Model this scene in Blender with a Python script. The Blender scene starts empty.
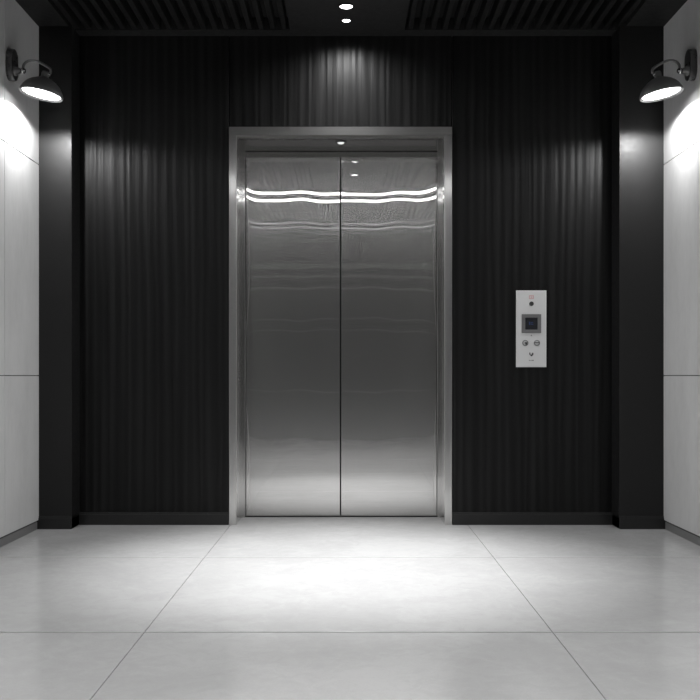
import bpy, bmesh, math, random
from mathutils import Vector, Matrix

random.seed(7)
PI = math.pi
scene = bpy.context.scene
COL = scene.collection

# ---------------------------------------------------------------- dimensions
EYE = 0.84            # camera height
X_L, X_R = -1.708, 1.722      # side wall faces
COL_L, COL_R = -1.527, 1.478  # inner edges of the columns
Y_BACK = 5.535        # face of the timber panelling
Y_COL = 5.38          # face of the columns
Y_DOOR = 5.838        # face of the lift doors
Y_REAR = -1.30
H = 2.76              # ceiling
FX0, FX1 = -0.682, 0.575      # lift surround, outer
FH = 2.244
CASE = 0.041
SOFFIT = 2.177

# ---------------------------------------------------------------- node helpers
def new_mat(name):
    m = bpy.data.materials.new(name)
    m.use_nodes = True
    nt = m.node_tree
    nt.nodes.clear()
    out = nt.nodes.new('ShaderNodeOutputMaterial')
    return m, nt, out

def N(nt, kind, **kw):
    n = nt.nodes.new(kind)
    for k, v in kw.items():
        if k.startswith('i_'):
            n.inputs[k[2:].replace('_', ' ')].default_value = v
        else:
            setattr(n, k, v)
    return n

def coords(nt, scale=(1, 1, 1), kind='Object'):
    tc = N(nt, 'ShaderNodeTexCoord')
    mp = N(nt, 'ShaderNodeMapping')
    mp.inputs['Scale'].default_value = scale
    nt.links.new(tc.outputs[kind], mp.inputs['Vector'])
    return mp.outputs['Vector']

def ramp(nt, src, stops):
    r = N(nt, 'ShaderNodeValToRGB')
    el = r.color_ramp.elements
    while len(el) > 1:
        el.remove(el[-1])
    el[0].position = stops[0][0]
    v = stops[0][1]
    el[0].color = (v, v, v, 1) if not isinstance(v, tuple) else v
    for p, v in stops[1:]:
        e = el.new(p)
        e.color = (v, v, v, 1) if not isinstance(v, tuple) else v
    nt.links.new(src, r.inputs['Fac'])
    return r.outputs['Color']

def simple(name, col, rough=0.5, metal=0.0, spec=0.5, noise=0.0):
    m, nt, out = new_mat(name)
    b = N(nt, 'ShaderNodeBsdfPrincipled')
    c = (col, col, col, 1) if not isinstance(col, tuple) else (*col, 1)
    b.inputs['Base Color'].default_value = c
    b.inputs['Roughness'].default_value = rough
    b.inputs['Metallic'].default_value = metal
    b.inputs['Specular IOR Level'].default_value = spec
    if noise:
        v = coords(nt, (40, 40, 40))
        nz = N(nt, 'ShaderNodeTexNoise', i_Scale=1.0, i_Detail=4.0)
        nt.links.new(v, nz.inputs['Vector'])
        rc = ramp(nt, nz.outputs['Fac'], [(0.3, max(0, rough - noise)), (0.7, min(1, rough + noise))])
        nt.links.new(rc, b.inputs['Roughness'])
    nt.links.new(b.outputs[0], out.inputs[0])
    return m

def emit(name, col, strength):
    m, nt, out = new_mat(name)
    e = N(nt, 'ShaderNodeEmission')
    e.inputs['Color'].default_value = (*col, 1)
    e.inputs['Strength'].default_value = strength
    nt.links.new(e.outputs[0], out.inputs[0])
    return m

# ---------------------------------------------------------------- materials
def mat_floor():
    m, nt, out = new_mat('polished_pale_stone')
    b = N(nt, 'ShaderNodeBsdfPrincipled')
    v = coords(nt, (1, 1, 1))
    n1 = N(nt, 'ShaderNodeTexNoise', i_Scale=1.7, i_Detail=8.0, i_Roughness=0.62, i_Distortion=0.6)
    n2 = N(nt, 'ShaderNodeTexNoise', i_Scale=14.0, i_Detail=6.0, i_Roughness=0.7, i_Distortion=1.2)
    n3 = N(nt, 'ShaderNodeTexNoise', i_Scale=160.0, i_Detail=2.0)
    for n in (n1, n2, n3):
        nt.links.new(v, n.inputs['Vector'])
    a = N(nt, 'ShaderNodeMath', operation='MULTIPLY_ADD')
    nt.links.new(n2.outputs['Fac'], a.inputs[0]); a.inputs[1].default_value = 0.55
    nt.links.new(n1.outputs['Fac'], a.inputs[2])
    a2 = N(nt, 'ShaderNodeMath', operation='MULTIPLY_ADD')
    nt.links.new(n3.outputs['Fac'], a2.inputs[0]); a2.inputs[1].default_value = 0.25
    nt.links.new(a.outputs[0], a2.inputs[2])
    c = ramp(nt, a2.outputs[0], [(0.60, 0.455), (0.88, 0.50), (1.1, 0.53)])
    nt.links.new(c, b.inputs['Base Color'])
    r = ramp(nt, n2.outputs['Fac'], [(0.3, 0.12), (0.7, 0.18)])
    nt.links.new(r, b.inputs['Roughness'])
    b.inputs['Specular IOR Level'].default_value = 0.5
    bp = N(nt, 'ShaderNodeBump', i_Strength=0.03, i_Distance=0.01)
    nt.links.new(n2.outputs['Fac'], bp.inputs['Height'])
    nt.links.new(bp.outputs[0], b.inputs['Normal'])
    nt.links.new(b.outputs[0], out.inputs[0])
    return m

def mat_concrete():
    m, nt, out = new_mat('pale_concrete')
    b = N(nt, 'ShaderNodeBsdfPrincipled')
    v = coords(nt, (1, 1, 0.35))
    n1 = N(nt, 'ShaderNodeTexNoise', i_Scale=6.0, i_Detail=8.0, i_Roughness=0.65)
    n2 = N(nt, 'ShaderNodeTexNoise', i_Scale=60.0, i_Detail=4.0)
    nt.links.new(v, n1.inputs['Vector']); nt.links.new(v, n2.inputs['Vector'])
    a = N(nt, 'ShaderNodeMath', operation='MULTIPLY_ADD')
    nt.links.new(n2.outputs['Fac'], a.inputs[0]); a.inputs[1].default_value = 0.3
    nt.links.new(n1.outputs['Fac'], a.inputs[2])
    c = ramp(nt, a.outputs[0], [(0.4, 0.55), (0.7, 0.62), (0.95, 0.66)])
    nt.links.new(c, b.inputs['Base Color'])
    b.inputs['Roughness'].default_value = 0.62
    b.inputs['Specular IOR Level'].default_value = 0.3
    bp = N(nt, 'ShaderNodeBump', i_Strength=0.15, i_Distance=0.004)
    nt.links.new(a.outputs[0], bp.inputs['Height'])
    nt.links.new(bp.outputs[0], b.inputs['Normal'])
    nt.links.new(b.outputs[0], out.inputs[0])
    return m

def mat_wood():
    m, nt, out = new_mat('black_stained_timber')
    b = N(nt, 'ShaderNodeBsdfPrincipled')
    v1 = coords(nt, (1.0, 1.0, 0.035))
    v2 = coords(nt, (1.0, 1.0, 0.02))
    wide = N(nt, 'ShaderNodeTexNoise', i_Scale=19.0, i_Detail=1.5, i_Roughness=0.5, i_Distortion=0.25)
    fine = N(nt, 'ShaderNodeTexNoise', i_Scale=150.0, i_Detail=4.0, i_Roughness=0.6)
    nt.links.new(v1, wide.inputs['Vector']); nt.links.new(v2, fine.inputs['Vector'])
    rib = N(nt, 'ShaderNodeTexWave', wave_type='BANDS', bands_direction='X', wave_profile='SIN', i_Scale=6.2, i_Distortion=4.5, i_Detail=2.0)
    rib.inputs['Detail Scale'].default_value = 2.2
    nt.links.new(v1, rib.inputs['Vector'])
    mixr = N(nt, 'ShaderNodeMath', operation='MULTIPLY_ADD')
    nt.links.new(rib.outputs['Fac'], mixr.inputs[0]); mixr.inputs[1].default_value = 0.30
    half = N(nt, 'ShaderNodeMath', operation='MULTIPLY')
    nt.links.new(wide.outputs['Fac'], half.inputs[0]); half.inputs[1].default_value = 0.72
    nt.links.new(half.outputs[0], mixr.inputs[2])
    a = N(nt, 'ShaderNodeMath', operation='MULTIPLY_ADD')
    nt.links.new(fine.outputs['Fac'], a.inputs[0]); a.inputs[1].default_value = 0.20
    nt.links.new(mixr.outputs[0], a.inputs[2])
    c = ramp(nt, a.outputs[0], [(0.40, 0.0035), (0.62, 0.0060), (0.84, 0.0110)])
    nt.links.new(c, b.inputs['Base Color'])
    r = ramp(nt, fine.outputs['Fac'], [(0.3, 0.36), (0.7, 0.52)])
    nt.links.new(r, b.inputs['Roughness'])
    b.inputs['Specular IOR Level'].default_value = 0.2
    bp = N(nt, 'ShaderNodeBump', i_Strength=0.35, i_Distance=0.012)
    nt.links.new(a.outputs[0], bp.inputs['Height'])
    nt.links.new(bp.outputs[0], b.inputs['Normal'])
    nt.links.new(b.outputs[0], out.inputs[0])
    return m

def mat_steel(name, scale, base=0.58, r_sharp=0.07, r_soft=0.34, mix=0.5, bump=0.04):
    """brushed stainless steel: a polished and a satin lobe, fine grain along the long axis of `scale`"""
    m, nt, out = new_mat(name)
    v = coords(nt, scale)
    nz = N(nt, 'ShaderNodeTexNoise', i_Scale=1.0, i_Detail=5.0, i_Roughness=0.6)
    nt.links.new(v, nz.inputs['Vector'])
    c = ramp(nt, nz.outputs['Fac'], [(0.25, (base * .93, base * .925, base * .915, 1)), (0.75, (base * 1.06, base * 1.05, base * 1.035, 1))])
    bp = N(nt, 'ShaderNodeBump', i_Strength=bump, i_Distance=0.001)
    nt.links.new(nz.outputs['Fac'], bp.inputs['Height'])
    bs = []
    for r in (r_sharp, r_soft):
        b = N(nt, 'ShaderNodeBsdfPrincipled')
        b.inputs['Metallic'].default_value = 1.0
        b.inputs['Roughness'].default_value = r
        nt.links.new(c, b.inputs['Base Color'])
        if r is r_soft:
            nt.links.new(bp.outputs[0], b.inputs['Normal'])
        bs.append(b)
    mx = N(nt, 'ShaderNodeMixShader')
    mx.inputs[0].default_value = mix
    nt.links.new(bs[0].outputs[0], mx.inputs[1]); nt.links.new(bs[1].outputs[0], mx.inputs[2])
    nt.links.new(mx.outputs[0], out.inputs[0])
    return m

M = dict(
    floor=mat_floor(), concrete=mat_concrete(), wood=mat_wood(),
    grout=simple('grey_grout', 0.10, 0.8),
    joint=simple('shadow_gap', 0.10, 0.85),
    column=simple('satin_black_paint', 0.012, 0.40, spec=0.3, noise=0.04),
    skirt=simple('black_skirting_paint', 0.014, 0.42, spec=0.4, noise=0.04),
    skirt_grey=simple('grey_metal_skirting', 0.24, 0.5, metal=0.3),
    ceiling=simple('matt_black_ceiling', 0.013, 0.6, spec=0.3, noise=0.05),
    slat=simple('black_ceiling_slat', 0.009, 0.5, spec=0.35, noise=0.05),
    rear=simple('dark_grey_panelling', 0.045, 0.55),
    rail=simple('grey_metal_rail', 0.13, 0.4),
    void=simple('black_void', 0.004, 0.9),
    steel_door=mat_steel('brushed_steel_door', (1.5, 8, 260), 0.80, 0.015, 0.23, 0.54),
    steel_jamb=mat_steel('satin_steel_lining', (200, 200, 2.0), 0.62, 0.05, 0.22, 0.45),
    steel_case=mat_steel('brushed_steel_casing', (200, 200, 2.0), 0.66, 0.10, 0.30, 0.6),
    steel_head=mat_steel('brushed_steel_head', (2.0, 200, 200), 0.66, 0.10, 0.30, 0.6),
    track=simple('dark_track', 0.03, 0.5, metal=0.6),
    lamp=simple('gunmetal_lamp', 0.21, 0.36, metal=0.25, noise=0.05),
    lamp_dark=simple('dark_gunmetal', 0.11, 0.3, metal=0.3, noise=0.05),
    chrome=simple('bright_chrome', 0.75, 0.12, metal=1.0),
    rim=simple('grey_lamp_lip', 0.35, 0.4, metal=0.4),
    diffuser=emit('lamp_diffuser', (1, 1, 1), 7.0),
    led=emit('downlight_lens', (1, 1, 1), 9.0),
    linear=emit('linear_lens', (1, 1, 1), 8.5),
    rail_glow=emit('rail_line_glow', (1, 1, 1), 1.0),  # glow of the added strips that stand in for the rear rail
    panel=simple('satin_pale_metal', 0.70, 0.40, metal=0.15, noise=0.04),
    bezel=simple('mid_grey_bezel', 0.17, 0.4, metal=0.3),
    screen=simple('dark_glass_screen', (0.006, 0.007, 0.011), 0.12),
    glyph_blue=emit('dim_blue_readout', (0.16, 0.24, 0.5), 0.16),
    red=simple('faded_red_print', (0.62, 0.36, 0.38), 0.5),
    ink=simple('dark_ink', 0.035, 0.5),
    ink_pale=simple('grey_ink', 0.22, 0.5),
    button=simple('pale_button', 0.50, 0.35, metal=0.3),
)

# ---------------------------------------------------------------- mesh helpers
class MB:
    def __init__(self):
        self.bm = bmesh.new()
    def _new(self, verts, faces, mi, smooth=False):
        vs = [self.bm.verts.new(v) for v in verts]
        for f in faces:
            try:
                fc = self.bm.faces.new([vs[i] for i in f])
                fc.material_index = mi
                fc.smooth = smooth
            except ValueError:
                pass
        return vs
    def box(self, x0, x1, y0, y1, z0, z1, mi=0, bevel=0.0, seg=2):
        vs = self._new([(x0, y0, z0), (x1, y0, z0), (x1, y1, z0), (x0, y1, z0), (x0, y0, z1), (x1, y0, z1), (x1, y1, z1), (x0, y1, z1)],
                       [(0, 3, 2, 1), (4, 5, 6, 7), (0, 1, 5, 4), (1, 2, 6, 5), (2, 3, 7, 6), (3, 0, 4, 7)], mi)
        if bevel > 0:
            es = list({e for v in vs for e in v.link_edges})
            r = bmesh.ops.bevel(self.bm, geom=es, offset=bevel, segments=seg, affect='EDGES', profile=0.5, clamp_overlap=True)
            for f in r['faces']:
                f.material_index = mi
        return self
    def lathe(self, prof, seg=48, mat=None, mi=0, smooth=True, close=False):
        """profile of (r, h) turned about local Z; mat places it"""
        mat = mat or Matrix.Identity(4)
        rings = []
        for r, h in prof:
            if r < 1e-6:
                rings.append([self.bm.verts.new(mat @ Vector((0, 0, h)))])
            else:
                rings.append([self.bm.verts.new(mat @ Vector((r * math.cos(2 * PI * i / seg), r * math.sin(2 * PI * i / seg), h))) for i in range(seg)])
        pairs = list(zip(rings, rings[1:]))
        if close:
            pairs.append((rings[-1], rings[0]))
        for a, b in pairs:
            for i in range(seg):
                j = (i + 1) % seg
                if len(a) == 1 and len(b) == 1:
                    continue
                if len(a) == 1:
                    f = [a[0], b[j], b[i]]
                elif len(b) == 1:
                    f = [a[i], a[j], b[0]]
                else:
                    f = [a[i], a[j], b[j], b[i]]
                try:
                    fc = self.bm.faces.new(f); fc.material_index = mi; fc.smooth = smooth
                except ValueError:
                    pass
        return self
    def tube(self, pts, rad, seg=14, mi=0):
        pts = [Vector(p) for p in pts]
        rings = []
        up = Vector((0, 1, 0))
        for i, p in enumerate(pts):
            t = (pts[min(i + 1, len(pts) - 1)] - pts[max(i - 1, 0)]).normalized()
            a = t.cross(up)
            if a.length < 1e-3:
                a = t.cross(Vector((1, 0, 0)))
            a.normalize(); b = t.cross(a).normalized()
            r = rad[i] if isinstance(rad, (list, tuple)) else rad
            rings.append([self.bm.verts.new(p + a * (r * math.cos(2 * PI * k / seg)) + b * (r * math.sin(2 * PI * k / seg))) for k in range(seg)])
        for A, B in zip(rings, rings[1:]):
            for k in range(seg):
                j = (k + 1) % seg
                f = self.bm.faces.new([A[k], A[j], B[j], B[k]]); f.smooth = True; f.material_index = mi
        for R in (rings[0], rings[-1]):
            f = self.bm.faces.new(R); f.material_index = mi
        return self
    def prism(self, outline, mat, depth, mi=0, bevel=0.0):
        """closed 2-D outline extruded along local +Z by depth"""
        n = len(outline)
        a = [self.bm.verts.new(mat @ Vector((x, y, 0))) for x, y in outline]
        b = [self.bm.verts.new(mat @ Vector((x, y, depth))) for x, y in outline]
        fs = [self.bm.faces.new(list(reversed(a))), self.bm.faces.new(b)]
        for i in range(n):
            j = (i + 1) % n
            f = self.bm.faces.new([a[i], a[j], b[j], b[i]]); f.smooth = True
            fs.append(f)
        for f in fs:
            f.material_index = mi
        if bevel:
            es = [e for e in fs[1].edges]
            r = bmesh.ops.bevel(self.bm, geom=es, offset=bevel, segments=3, affect='EDGES', profile=0.5, clamp_overlap=True)
            for f in r['faces']:
                f.material_index = mi; f.smooth = True
        return self
    def build(self, name, mats, parent=None, loc=None, kind=None):
        if not isinstance(mats, (list, tuple)):
            mats = [mats]
        bmesh.ops.recalc_face_normals(self.bm, faces=self.bm.faces[:])
        if loc is not None:
            bmesh.ops.translate(self.bm, verts=self.bm.verts[:], vec=-Vector(loc))
        me = bpy.data.meshes.new(name)
        self.bm.to_mesh(me); self.bm.free()
        for m in mats:
            me.materials.append(m)
        o = bpy.data.objects.new(name, me)
        COL.objects.link(o)
        if loc is not None:
            o.location = loc
        if parent is not None:
            o.parent = parent
        if kind:
            o['kind'] = kind
        return o

def thing(name, label, cat, loc, group=None):
    o = bpy.data.objects.new(name, None)
    COL.objects.link(o)
    o.location = loc
    o.empty_display_size = 0.05
    o['label'] = label; o['category'] = cat; o['kind'] = 'thing'
    if group:
        o['group'] = group
    return o

def tag(o, label, cat, group=None):
    o['label'] = label; o['category'] = cat; o['kind'] = 'thing'
    if group:
        o['group'] = group
    return o

# ---------------------------------------------------------------- the setting
# floor: large polished slabs with narrow joints over a grout bed
f = MB()
xs = [X_L - 0.03, -0.675, 0.665, X_R + 0.03]
ys = [Y_REAR - 0.05] + [3.215 + 1.332 * k for k in range(-3, 2)] + [5.92]
G, GY = 0.0015, 0.0055
for i in range(3):
    for j in range(len(ys) - 1):
        f.box(xs[i] + G, xs[i + 1] - G, ys[j] + GY, ys[j + 1] - GY, -0.03, 0.0, 0, bevel=0.0016, seg=2)
f.box(X_L - 0.03, X_R + 0.03, Y_REAR - 0.05, 5.92, -0.08, -0.0035, 1)
f.build('floor', [M['floor'], M['grout']], kind='structure')

# side walls: concrete cladding sheets over a dark backing, a grey skirting strip beneath
def side_wall(name, x, s):
    """x = face of the wall, s = +1 for the wall that faces +X"""
    w = MB()
    b = x - s * 0.02
    yj = [Y_REAR] + [4.845 - 1.5 * k for k in range(4, -1, -1)] + [Y_COL + 0.2]
    yj = [y for y in yj if y >= Y_REAR]
    zj = [0.048, 0.842, 2.0, H]
    g = 0.002
    for i in range(len(yj) - 1):
        for k in range(3):
            w.box(min(x, b), max(x, b), yj[i] + g, yj[i + 1] - g, zj[k] + g, zj[k + 1] - g, 0, bevel=0.0012, seg=1)
    c0, c1 = sorted((b + s * 0.012, b - s * 0.06))
    w.box(c0, c1, Y_REAR, Y_COL + 0.2, -0.02, H + 0.02, 1)
    w.build(name, [M['concrete'], M['joint']], kind='structure')
side_wall('wall_left', X_L, 1)
side_wall('wall_right', X_R, -1)
for nm, x, s in (('baseboard_left', X_L, 1), ('baseboard_right', X_R, -1)):
    a = MB()
    q0, q1 = sorted((x - s * 0.006, x - s * 0.012 - s * 0.02))
    a.box(q0, q1, Y_REAR, Y_COL + 0.01, 0.0, 0.040, 0, bevel=0.002)
    a.build(nm, M['skirt_grey'], kind='structure')

# back wall: three timber-faced pieces, each on its own dark backing
Yb = Y_BACK + 0.02
g = 0.0035
for x0, x1, z0, z1, w0, w1, v0 in ((COL_L - 0.02, FX0 - g, 0.0, H + 0.02, X_L - 0.08, FX0 - 0.001, -0.02),
                                   (FX1 + g, COL_R + 0.02, 0.0, H + 0.02, FX1 + 0.001, X_R + 0.08, -0.02),
                                   (FX0 + g, FX1 - g, FH + 0.004, H + 0.02, FX0 - 0.0005, FX1 + 0.0005, FH + 0.001)):
    bw = MB(); bw.box(w0, w1, Yb, Yb + 0.12, v0, H + 0.1, 0)
    wb = bw.build('wall_back', M['void'], kind='structure')
    p = MB(); p.box(x0, x1, Y_BACK, Yb, z0, z1, 0, bevel=0.0015)
    p.build('timber_sheet', M['wood'], parent=wb)
for x0, x1 in ((COL_L - 0.01, FX0 - 0.002), (FX1 + 0.002, COL_R + 0.01)):
    p = MB()
    p.box(x0, x1, Y_BACK - 0.012, Y_BACK + 0.001, 0.0, 0.062, 0, bevel=0.003)
    p.box(x0, x1, Y_BACK - 0.007, Y_BACK + 0.001, 0.060, 0.071, 0, bevel=0.003)
    p.build('baseboard_back', M['skirt'], kind='structure')

# columns with their own skirting
for x0, x1, e0, e1 in ((X_L - 0.02, COL_L, 0, 1), (COL_R, X_R + 0.02, 1, 0)):
    c = MB(); c.box(x0, x1, Y_COL, Yb + 0.01, 0.0, H + 0.02, 0, bevel=0.003)
    co = c.build('column', M['column'], kind='structure')
    k = MB()
    for t, z0, z1 in ((0.009, 0.0, 0.062), (0.005, 0.060, 0.071)):
        k.box(x0 - t * e1, x1 + t * e0 + (t if e1 and False else 0), Y_COL - t, Yb - 0.03, z0, z1, 0, bevel=0.003)
    k.build('skirting', M['skirt'], parent=co)

# wall behind the viewer (mirrored in the doors): dark panelling with slim pale rails
r = MB(); r.box(X_L - 0.08, X_R + 0.08, Y_REAR - 0.12, Y_REAR, -0.02, H + 0.1, 0)
for z, t in ((2.27, 0.07), (2.13, 0.03), (2.0, 0.03), (1.58, 0.015), (1.44, 0.012), (0.62, 0.012)):
    r.box(X_L, X_R, Y_REAR - 0.01, Y_REAR + 0.008, z, z + t, 1)
r.box(X_L, X_R, Y_REAR - 0.01, Y_REAR + 0.02, H - 0.035, H - 0.005, 1)
r.build('wall_rear', [M['rear'], M['rail']], kind='structure')

# ceiling: plain margins, plain centre strip, dark backing above the two slatted fields
CX0, CX1 = -0.333, 0.303
SX0, SX1 = -1.545, 1.515
SY1 = 5.44
cl = MB()
cl.box(X_L - 0.08, SX0, Y_REAR - 0.1, Yb + 0.1, H, H + 0.12, 0)
cl.box(SX1, X_R + 0.08, Y_REAR - 0.1, Yb + 0.1, H, H + 0.12, 0)
cl.box(CX0, CX1, Y_REAR - 0.1, Yb + 0.1, H, H + 0.12, 0)
cl.box(SX0, CX0, SY1, Yb + 0.1, H, H + 0.12, 0)
cl.box(CX1, SX1, SY1, Yb + 0.1, H, H + 0.12, 0)
cl.box(X_L - 0.08, X_R + 0.08, Y_REAR - 0.1, Yb + 0.1, H + 0.10, H + 0.16, 1)
cl.build('ceiling', [M['ceiling'], M['void']], kind='structure')
for x0, x1 in ((SX0, CX0), (CX1, SX1)):
    n = 19
    pitch = (x1 - x0) / n
    s = MB()
    for i in range(n):
        cx = x0 + pitch * (i + 0.5)
        s.box(cx - 0.014, cx + 0.014, Y_REAR, SY1, H + 0.004, H + 0.072, 0, bevel=0.003, seg=1)
    s.box(x0, x1, Y_REAR, SY1, H + 0.070, H + 0.1005, 1)
    s.build('slatted_ceiling', [M['slat'], M['void']], kind='structure')

# ---------------------------------------------------------------- lift surround
fr = thing('elevator', 'closed two-leaf brushed steel elevator in the black timber wall', 'elevator', ((FX0 + FX1) / 2, Y_BACK, 0))
def part(mb, name, mats, parent, label=None):
    """geometry is given in world space; the child keeps it while parented to a placed Empty"""
    o = mb.build(name, mats, parent=parent)
    o.matrix_parent_inverse = Matrix.Translation(parent.location).inverted()
    if label:
        o['label'] = label
    return o
def sub(mb, name, mats, par, label=None):
    o = mb.build(name, mats, parent=par)
    if label:
        o['label'] = label
    return o
YC = Y_BACK - 0.014
ix0, ix1 = FX0 + CASE, FX1 - CASE
for x0, x1 in ((FX0, ix0), (ix1, FX1)):
    p = MB(); p.box(x0, x1, YC, Yb + 0.005, 0.0, FH - 0.047, 0, bevel=0.0025, seg=3)
    part(p, 'side_casing', M['steel_case'], fr)
p = MB(); p.box(FX0, FX1, YC, Yb + 0.005, FH - 0.0465, FH, 0)
part(p, 'head_casing', M['steel_head'], fr)
dx0, dx1 = -0.621, 0.5185
for x0, x1, q0, q1 in ((ix0 - 0.03, ix0, ix0 - 0.03, dx0), (ix1, ix1 + 0.03, dx1, ix1 + 0.03)):
    p = MB()
    p.box(x0, x1, Yb + 0.004, Y_DOOR - 0.03, 0.0, SOFFIT + 0.02, 0, bevel=0.001)
    p.box(q0, q1, Y_DOOR - 0.03, Y_DOOR - 0.004, 0.0, SOFFIT + 0.02, 0, bevel=0.0015)
    part(p, 'jamb', M['steel_jamb'], fr)
p = MB()
p.box(ix0 - 0.002, ix1 + 0.002, Yb + 0.004, Y_DOOR - 0.001, SOFFIT, SOFFIT + 0.02, 0)
part(p, 'soffit', M['steel_jamb'], fr)
p = MB()
p.box(dx0, dx1, Y_DOOR - 0.004, Y_DOOR + 0.03, SOFFIT - 0.036, SOFFIT - 0.004, 0, bevel=0.0005)
p.box(dx0, dx1, Y_DOOR + 0.012, Y_DOOR + 0.03, SOFFIT - 0.010, SOFFIT + 0.01, 1)
part(p, 'header_strip', [M['steel_jamb'], M['void']], fr)
p = MB()
p.box(dx0 - 0.02, dx1 + 0.02, Y_DOOR - 0.002, Y_DOOR + 0.06, -0.001, 0.006, 0)
part(p, 'door_track', M['track'], fr)

# lift doors: thin steel skins that are very slightly wavy, like real pressed sheet
SEAM = -0.0566
def door(x0, x1, outer):
    z0, z1 = 0.009, SOFFIT - 0.0375
    nx, nz = 60, 170
    bm = bmesh.new()
    W = x1 - x0
    ph = 0.4 if outer < 0 else 2.0
    def d(x, z):
        u = (x - x0) / W if outer < 0 else (x1 - x) / W      # 0 at the outer edge, 1 at the meeting edge
        sl = -0.0062 * math.exp(-u / 0.09) + 0.0012 * math.sin(u * 8.0 + ph) + 0.0005 * math.sin(u * 17 + ph * 2)
        k = 2 * PI / 1.3
        v = sl * math.sin(k * (z - 1.86)) / k
        v += 0.00003 * math.sin(z * 46 + 0.8 * math.sin(u * 4.3 + ph)) * (0.5 + 0.5 * math.sin(z * 9 + ph))
        return v
    grid = [[bm.verts.new((x0 + W * i / nx, Y_DOOR + d(x0 + W * i / nx, z0 + (z1 - z0) * j / nz), z0 + (z1 - z0) * j / nz)) for j in range(nz + 1)] for i in range(nx + 1)]
    for i in range(nx):
        for j in range(nz):
            fc = bm.faces.new((grid[i][j], grid[i + 1][j], grid[i + 1][j + 1], grid[i][j + 1])); fc.smooth = True
    ring = [grid[i][0] for i in range(nx + 1)] + [grid[nx][j] for j in range(1, nz + 1)] + [grid[i][nz] for i in range(nx - 1, -1, -1)] + [grid[0][j] for j in range(nz - 1, 0, -1)]
    back = [bm.verts.new((v.co.x, Y_DOOR + 0.035, v.co.z)) for v in ring]
    L = len(ring)
    for i in range(L):
        j = (i + 1) % L
        bm.faces.new((ring[j], ring[i], back[i], back[j])).material_index = 1  # leaf edges coloured dark to put shade into the seam
    bm.faces.new(back)
    bmesh.ops.recalc_face_normals(bm, faces=bm.faces[:])
    bm.normal_update()
    bmesh.ops.split_edges(bm, edges=[e for e in bm.edges if len(e.link_faces) == 2 and e.calc_face_angle(0) > 0.7])
    mb = MB(); mb.bm.free(); mb.bm = bm
    o = part(mb, 'sliding_door', [M['steel_door'], M['track']], fr)
    s = MB()
    if outer < 0:
        s.box(x1, x1 + 0.0022, Y_DOOR + 0.004, Y_DOOR + 0.033, z0, z1, 0)
    else:
        s.box(x0 - 0.0022, x0, Y_DOOR + 0.004, Y_DOOR + 0.033, z0, z1, 0)
    sub(s, 'edge_seal', M['void'], o, 'black rubber edge seal')
    return o
door(dx0 + 0.003, SEAM - 0.0042, -1)
door(SEAM + 0.0042, dx1 - 0.003, 1)
# dark lift shaft behind the doors
sh = MB(); sh.box(FX0 - 0.1, FX1 + 0.1, Y_DOOR + 0.09, Y_DOOR + 0.12, -0.05, 2.6, 0)
sh.build('wall_shaft', M['void'], kind='structure')

# ---------------------------------------------------------------- ceiling and soffit downlights
def downlight(x, y, z, r, label, cat='downlight', grp='downlights in the ceiling strip', lens=None, power=None, size=60, blend=0.6, ring='lamp_dark', drop=0.004, wide=1.28):
    o = thing('downlight', label, cat, (x, y, z), grp)
    T = Matrix.Translation((x, y, z))
    a = MB(); a.lathe([(r * wide, 0.0015), (r * wide, -0.004), (r * (wide - 0.1), -0.007), (r * 1.02, -0.006), (r * 0.98, -0.001), (r * 0.98, 0.0015)], 48, T, close=True)
    part(a, 'trim_ring', M[ring], o)
    b = MB(); b.lathe([(r * 0.98, 0.001), (r * 0.97, -0.002), (r * 0.8, -0.003 - drop * .6), (r * 0.4, -0.003 - drop), (0, -0.003 - drop * 1.1)], 48, T)
    part(b, 'lens', M[lens or 'led'], o, 'glowing white lens')
    if power:
        L = bpy.data.lights.new('downlight_beam', 'SPOT')
        L.energy = power; L.spot_size = math.radians(size); L.spot_blend = blend; L.shadow_soft_size = r * 0.8
        lo = bpy.data.objects.new('downlight_beam', L)
        COL.objects.link(lo)
        lo.location = (0, 0, -0.02 - drop)
        lo.parent = o
    return o
downlight(-0.020, 5.285, H, 0.023, 'smaller ceiling downlight, nearer the timber wall', power=34, size=165, blend=1.0, ring='ceiling')
downlight(-0.020, 5.085, H, 0.034, 'larger ceiling downlight, farther from the timber wall', power=30, size=120, blend=1.0, ring='ceiling')
G2 = 'ceiling downlights nearer the viewer'
for (y, pw, sz, bl), lab in zip(((4.42, 610, 58, 1.0), (2.90, 90, 130, 1.0), (2.36, 90, 130, 1.0)), ('added unseen ceiling downlight that brightens the pool of light on the floor', 'ceiling downlight mirrored as the upper bright dot in the right steel door', 'ceiling downlight mirrored as the lower bright dot in the right steel door')):
    downlight(0.045 if y < 4 else -0.03, y, H, 0.034, lab, grp=G2, power=pw, size=sz, blend=bl, ring='ceiling')  # the farthest one is an added, unseen lamp to brighten the floor
lens_sof = emit('soffit_lens', (1, 1, 1), 0.9)
M['led_soffit'] = lens_sof
downlight(-0.052, 5.595, SOFFIT, 0.022, 'small round light with dark ring under the steel lift soffit', cat='soffit light', grp=None, lens='led_soffit', ring='track', drop=0.010, wide=1.5)

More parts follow.
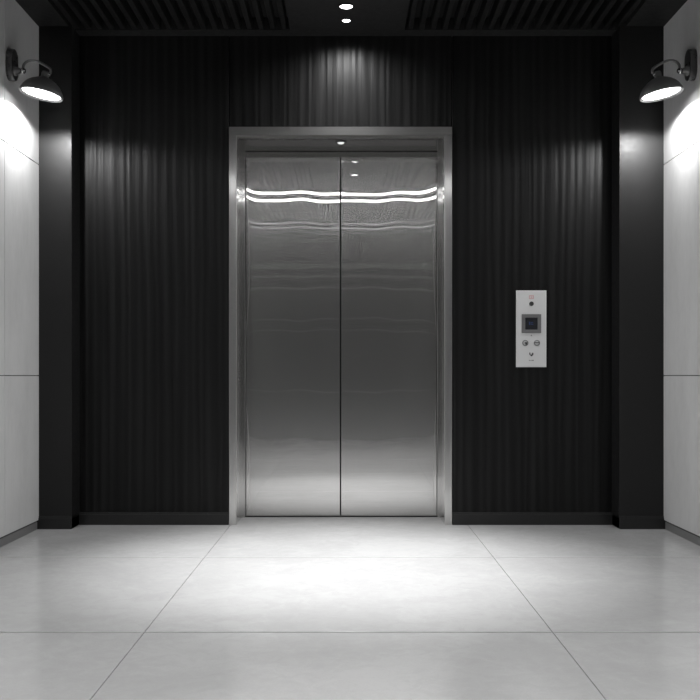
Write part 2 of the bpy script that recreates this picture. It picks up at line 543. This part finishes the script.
# linear lights across the ceiling (seen mirrored in the steel doors); the dim pair is added
def linear(y, w, lens, label):
    o = thing('linear_ceiling_light', label, 'ceiling light', (0, y, H), 'linear lights across the ceiling')
    a = MB()
    a.box(-1.62, 1.62, y - w / 2 - 0.012, y - w / 2, H - 0.03, H, 0, bevel=0.001)
    a.box(-1.62, 1.62, y + w / 2, y + w / 2 + 0.012, H - 0.03, H, 0, bevel=0.001)
    a.box(-1.62, 1.62, y - w / 2, y + w / 2, H - 0.008, H, 0)
    part(a, 'housing', M['ceiling'], o)
    b = MB(); b.box(-1.61, 1.61, y - w / 2 + 0.001, y + w / 2 - 0.001, H - 0.026, H - 0.0085, 0, bevel=0.002)
    part(b, 'lens', M[lens], o, 'glowing white strip lens')
    return o
linear(1.53, 0.14, 'linear', 'strip light across the ceiling, mirrored as the upper bright band in the doors')
linear(1.10, 0.16, 'linear', 'strip light across the ceiling, mirrored as the lower bright band in the doors')
linear(-0.46, 0.09, 'rail_glow', 'added dim glowing strip mirrored as the faint upper line in the steel doors')  # added glow in place of the lit rail on the rear wall
linear(-0.86, 0.11, 'rail_glow', 'added dim glowing strip mirrored as the faint lower line in the steel doors')

# ---------------------------------------------------------------- wall lamps
def sconce(s, label):
    """s = -1 on the left wall, +1 on the right wall; geometry mirrored about x = 0"""
    wall = X_L if s < 0 else X_R
    def P(dx, y, z):                 # dx = distance out from the wall face
        return Vector((wall - s * dx, y, z))
    yw = 4.905
    o = thing('wall_lamp', label, 'wall lamp', P(0, yw, 2.42), 'swan-neck wall lamps')
    # stadium-shaped back plate
    w, hh = 0.046, 0.078
    out = []
    for i in range(33):
        a = PI * i / 32
        out.append((w * math.cos(a), (hh - w) + w * math.sin(a)))
    for i in range(33):
        a = PI + PI * i / 32
        out.append((w * math.cos(a), -(hh - w) + w * math.sin(a)))
    # local X -> world Y, local Y -> world Z, local Z -> out from the wall
    mt = Matrix(((0, 0, -s, wall), (1, 0, 0, yw), (0, 1, 0, 2.396), (0, 0, 0, 1)))
    p = MB(); p.prism(out, mt, 0.032, 0, bevel=0.009)
    part(p, 'wall_plate', M['lamp_dark'], o)
    # knuckle: a stubby boss and a bright ball joint
    ax = Matrix(((0, 0, -s, wall - s * 0.03), (1, 0, 0, 4.90), (0, 1, 0, 2.366), (0, 0, 0, 1)))
    p = MB(); p.lathe([(0, -0.004), (0.026, -0.004), (0.026, 0.006), (0.022, 0.014), (0.015, 0.02), (0.015, 0.03), (0, 0.031)], 32, ax)
    part(p, 'boss', M['lamp'], o)
    p = MB(); p.lathe([(0.015 * math.sin(PI * i / 12), 0.043 - 0.015 * math.cos(PI * i / 12)) for i in range(13)], 24, ax)
    part(p, 'ball_joint', M['chrome'], o, 'bright chrome ball joint')
    # swan neck
    n = Vector((s * 0.17, -0.04, -0.98)).normalized()       # the way the lamp shines
    C = P(0.165, 4.90, 2.250)                                 # centre of the lamp mouth
    neck = C - n * 0.118
    a0 = P(0.072, 4.90, 2.368)
    cp = [a0, P(0.078, 4.90, 2.398), P(0.098, 4.90, 2.414), P(0.128, 4.90, 2.417), P(0.158, 4.905, 2.408), (neck + Vector((-s * .020, 0, 0.012))), neck + Vector((-s * .022, 0, -0.012))]
    pts = []
    for i in range(len(cp) - 1):
        p0, p1, p2, p3 = cp[max(i - 1, 0)], cp[i], cp[i + 1], cp[min(i + 2, len(cp) - 1)]
        for k in range(6):
            t = k / 6
            pts.append(0.5 * ((2 * p1) + (p2 - p0) * t + (2 * p0 - 5 * p1 + 4 * p2 - p3) * t * t + (3 * p1 - p0 - 3 * p2 + p3) * t ** 3))
    pts.append(cp[-1])
    p = MB(); p.tube(pts, 0.0065)
    part(p, 'swan_neck', M['lamp'], o)
    # shade: bell with a turned lip; local +Z points back up the lamp axis
    z = -n
    x = Vector((0, 1, 0)).cross(z).normalized(); y = z.cross(x)
    R = Matrix((x, y, z)).transposed().to_4x4(); R.translation = C
    R = R @ Matrix.Scale(0.91, 4)
    p = MB()
    outer = [(0.117, -0.004), (0.118, 0.004), (0.113, 0.016), (0.105, 0.032), (0.091, 0.051), (0.070, 0.069), (0.046, 0.082), (0.026, 0.089), (0.020, 0.096), (0.020, 0.118), (0.016, 0.126), (0, 0.127)]
    inner = [(0, 0.080), (0.044, 0.076), (0.068, 0.064), (0.088, 0.046), (0.101, 0.028), (0.108, 0.014), (0.112, 0.003), (0.113, -0.004)]
    p.lathe(outer, 64, R); p.lathe(inner, 64, R)
    p.lathe([(0.117, -0.004), (0.115, -0.0065), (0.113, -0.004)], 64, R)
    part(p, 'lamp_shade', M['lamp'], o)
    p = MB(); p.lathe([(0.1125, 0.0), (0.1115, 0.004), (0.103, 0.0045), (0.103, 0.0015), (0.1125, 0.0)], 64, R)
    part(p, 'lip', M['rim'], o, 'pale inner lip')
    p = MB(); p.lathe([(0.1035, 0.005), (0.1025, 0.0025), (0.07, 0.001), (0, 0.0)], 64, R)
    part(p, 'diffuser', M['diffuser'], o, 'glowing white diffuser')
    p = MB()
    T2 = R @ Matrix.Translation((0.024 if s < 0 else -0.021, -0.004, 0.112)) @ Matrix.Rotation(PI / 2, 4, 'Y')
    p.lathe([(0, -0.007), (0.008, -0.007), (0.009, -0.004), (0.009, 0.004), (0.008, 0.007), (0, 0.007)], 20, T2)
    part(p, 'clamp_screw', M['chrome'], o, 'bright clamp screw')
    L = bpy.data.lights.new('lamp_beam', 'SPOT')
    L.energy = 20; L.spot_size = math.radians(176); L.spot_blend = 0.22; L.shadow_soft_size = 0.02
    lo = bpy.data.objects.new('lamp_beam', L)
    COL.objects.link(lo)
    lo.location = C + Vector((s * 0.06, 0.09, 0)) + n * 0.040 - o.location
    lo.parent = o
    return o
sconce(-1, 'dark swan-neck wall lamp with glowing disc on the left concrete wall')
sconce(1, 'dark swan-neck wall lamp with glowing disc on the right concrete wall')

# ---------------------------------------------------------------- call panel
K = 177.2                                  # pixels of the photograph per metre on this wall, for laying out the panel
px0, px1 = 0.937, 1.1075
pz0, pz1 = 0.890, 1.3225
pcx = (px0 + px1) / 2
YP = Y_BACK - 0.012
cp_ = thing('call_panel', 'pale metal lift call panel with small dark display on the black timber wall', 'call panel', (pcx, Y_BACK, pz0))
p = MB(); p.box(px0, px1, YP, Y_BACK + 0.0005, pz0, pz1, 0, bevel=0.0025, seg=3)
part(p, 'plate', M['panel'], cp_)
def face(x, z, y=YP):                      # local XY plane -> panel face, +Z out towards the room
    return Matrix(((1, 0, 0, x), (0, 0, -1, y), (0, 1, 0, z), (0, 0, 0, 1)))
Z = lambda py: EYE + (376 - py) / K
X = lambda px: (px - 350) / K
bx0, bx1, bz0, bz1 = X(521.4), X(540.8), Z(333.2), Z(314.3)
p = MB(); t = 0.020
p.box(bx0, bx1, YP - 0.005, YP + 0.001, bz1 - t, bz1, 0, bevel=0.001)
p.box(bx0, bx1, YP - 0.005, YP + 0.001, bz0, bz0 + t, 0, bevel=0.001)
p.box(bx0, bx0 + t, YP - 0.005, YP + 0.001, bz0 + t - .001, bz1 - t + .001, 0, bevel=0.001)
p.box(bx1 - t, bx1, YP - 0.005, YP + 0.001, bz0 + t - .001, bz1 - t + .001, 0, bevel=0.001)
bz = part(p, 'display', M['bezel'], cp_, 'mid-grey bezel around a dark screen')
p = MB(); p.box(bx0 + t - .001, bx1 - t + .001, YP - 0.0025, YP + 0.001, bz0 + t - .001, bz1 - t + .001, 0)
scr = sub(p, 'screen', M['screen'], bz, 'dark display screen')
p = MB()
mx, mz = (bx0 + bx1) / 2 - 0.003, (bz0 + bz1) / 2
for ax_, az, bw_, bh in ((-0.007, 0.002, 0.007, 0.018), (0.006, 0.006, 0.012, 0.005), (0.007, -0.004, 0.014, 0.004)):
    p.box(mx + ax_ - bw_ / 2, mx + ax_ + bw_ / 2, YP - 0.003, YP - 0.0024, mz + az - bh / 2, mz + az + bh / 2, 0)
ro = sub(p, 'readout', M['glyph_blue'], bz, 'dim blue readout on the screen')
# key switch
p = MB(); fm = face(pcx + 0.0005, Z(303.8))
p.lathe([(0.0125, -0.001), (0.0125, 0.002), (0.0105, 0.004), (0.009, 0.0035), (0, 0.0035)], 32, fm)
part(p, 'key_switch', M['ink'], cp_, 'round dark key switch')
# red mark above the key switch
p = MB(); zc = Z(297.2)
p.box(pcx - 0.013, pcx + 0.013, YP - 0.0008, YP + 0.0005, zc + 0.006, zc + 0.010)
p.box(pcx - 0.013, pcx + 0.013, YP - 0.0008, YP + 0.0005, zc - 0.010, zc - 0.006)
p.box(pcx - 0.013, pcx - 0.009, YP - 0.0008, YP + 0.0005, zc - 0.006, zc + 0.006)
p.box(pcx + 0.009, pcx + 0.013, YP - 0.0008, YP + 0.0005, zc - 0.006, zc + 0.006)
p.box(pcx - 0.004, pcx + 0.005, YP - 0.0008, YP + 0.0005, zc - 0.003, zc + 0.003)
part(p, 'red_mark', M['red'], cp_, 'small faded red mark')
# two round buttons with ringed signs
for bxp, kind in ((525.0, 0), (536.6, 1)):
    cx, cz = X(bxp), Z(343.0)
    p = MB(); fm = face(cx, cz)
    p.lathe([(0.0185, -0.001), (0.0185, 0.002), (0.017, 0.0032), (0, 0.0032)], 36, fm)
    bo = part(p, 'call_button', M['button'], cp_)
    q = MB()
    q.lathe([(0.0158, 0.003), (0.0158, 0.0038), (0.0128, 0.0038), (0.0128, 0.003)], 36, fm)
    yf = YP - 0.0040
    if kind == 0:
        q.prism([(-0.004, 0.004), (0.011, 0.004), (0.010, -0.006), (0.003, -0.013)], fm @ Matrix.Translation((0, 0, 0.003)), 0.001)
    else:
        q.box(cx - 0.0135, cx + 0.0135, yf, yf + 0.0012, cz + 0.001, cz + 0.005)
    sub(q, 'button_sign', M['ink'], bo, 'dark ringed sign on a button')
# small printed marks
p = MB()
zc = Z(335.6)
p.prism([(-0.006, -0.003), (0.006, -0.003), (0.0, 0.005)], face(pcx, zc), 0.0008)
part(p, 'grey_mark', M['ink_pale'], cp_, 'faint grey printed arrow mark')
p = MB()
zc = Z(354.4)
p.box(pcx - 0.012, pcx - 0.006, YP - 0.0008, YP + 0.0005, zc - 0.002, zc + 0.010)
p.box(pcx + 0.004, pcx + 0.011, YP - 0.0008, YP + 0.0005, zc - 0.003, zc + 0.009)
p.prism([(-0.010, 0.0), (0.010, -0.001), (0.004, -0.010), (-0.002, -0.011)], face(pcx, zc), 0.0008)
zc = Z(360.4)
for dx_, w_, h_ in ((-0.0115, 0.003, 0.005), (-0.0065, 0.004, 0.003), (-0.001, 0.003, 0.003), (0.0045, 0.004, 0.005), (0.0105, 0.004, 0.006)):
    p.box(pcx + dx_ - w_ / 2, pcx + dx_ + w_ / 2, YP - 0.0008, YP + 0.0005, zc - h_ / 2, zc + h_ / 2)
part(p, 'dark_mark', M['ink'], cp_, 'small dark emblem with a line of tiny marks')

# ---------------------------------------------------------------- world, camera, view
w = bpy.data.worlds.new('world'); scene.world = w
w.use_nodes = True
w.node_tree.nodes['Background'].inputs[0].default_value = (0.0, 0.0, 0.0, 1)

cam = bpy.data.cameras.new('camera')
cam.sensor_width = 36.0
cam.lens = 980.0 / 700.0 * 36.0
cam.shift_y = 26.0 / 700.0
cam.clip_start = 0.02
co = bpy.data.objects.new('camera', cam)
COL.objects.link(co)
co.location = (0, 0, EYE)
co.rotation_euler = (PI / 2, 0, 0)
scene.camera = co

vs = scene.view_settings
vs.view_transform = 'Standard'
vs.look = 'None'
vs.exposure = 0.0
vs.gamma = 1.0
vs.use_curve_mapping = False
cy = scene.cycles
cy.max_bounces = 12
cy.diffuse_bounces = 6
cy.glossy_bounces = 8
cy.sample_clamp_indirect = 6.0
cy.use_denoising = True
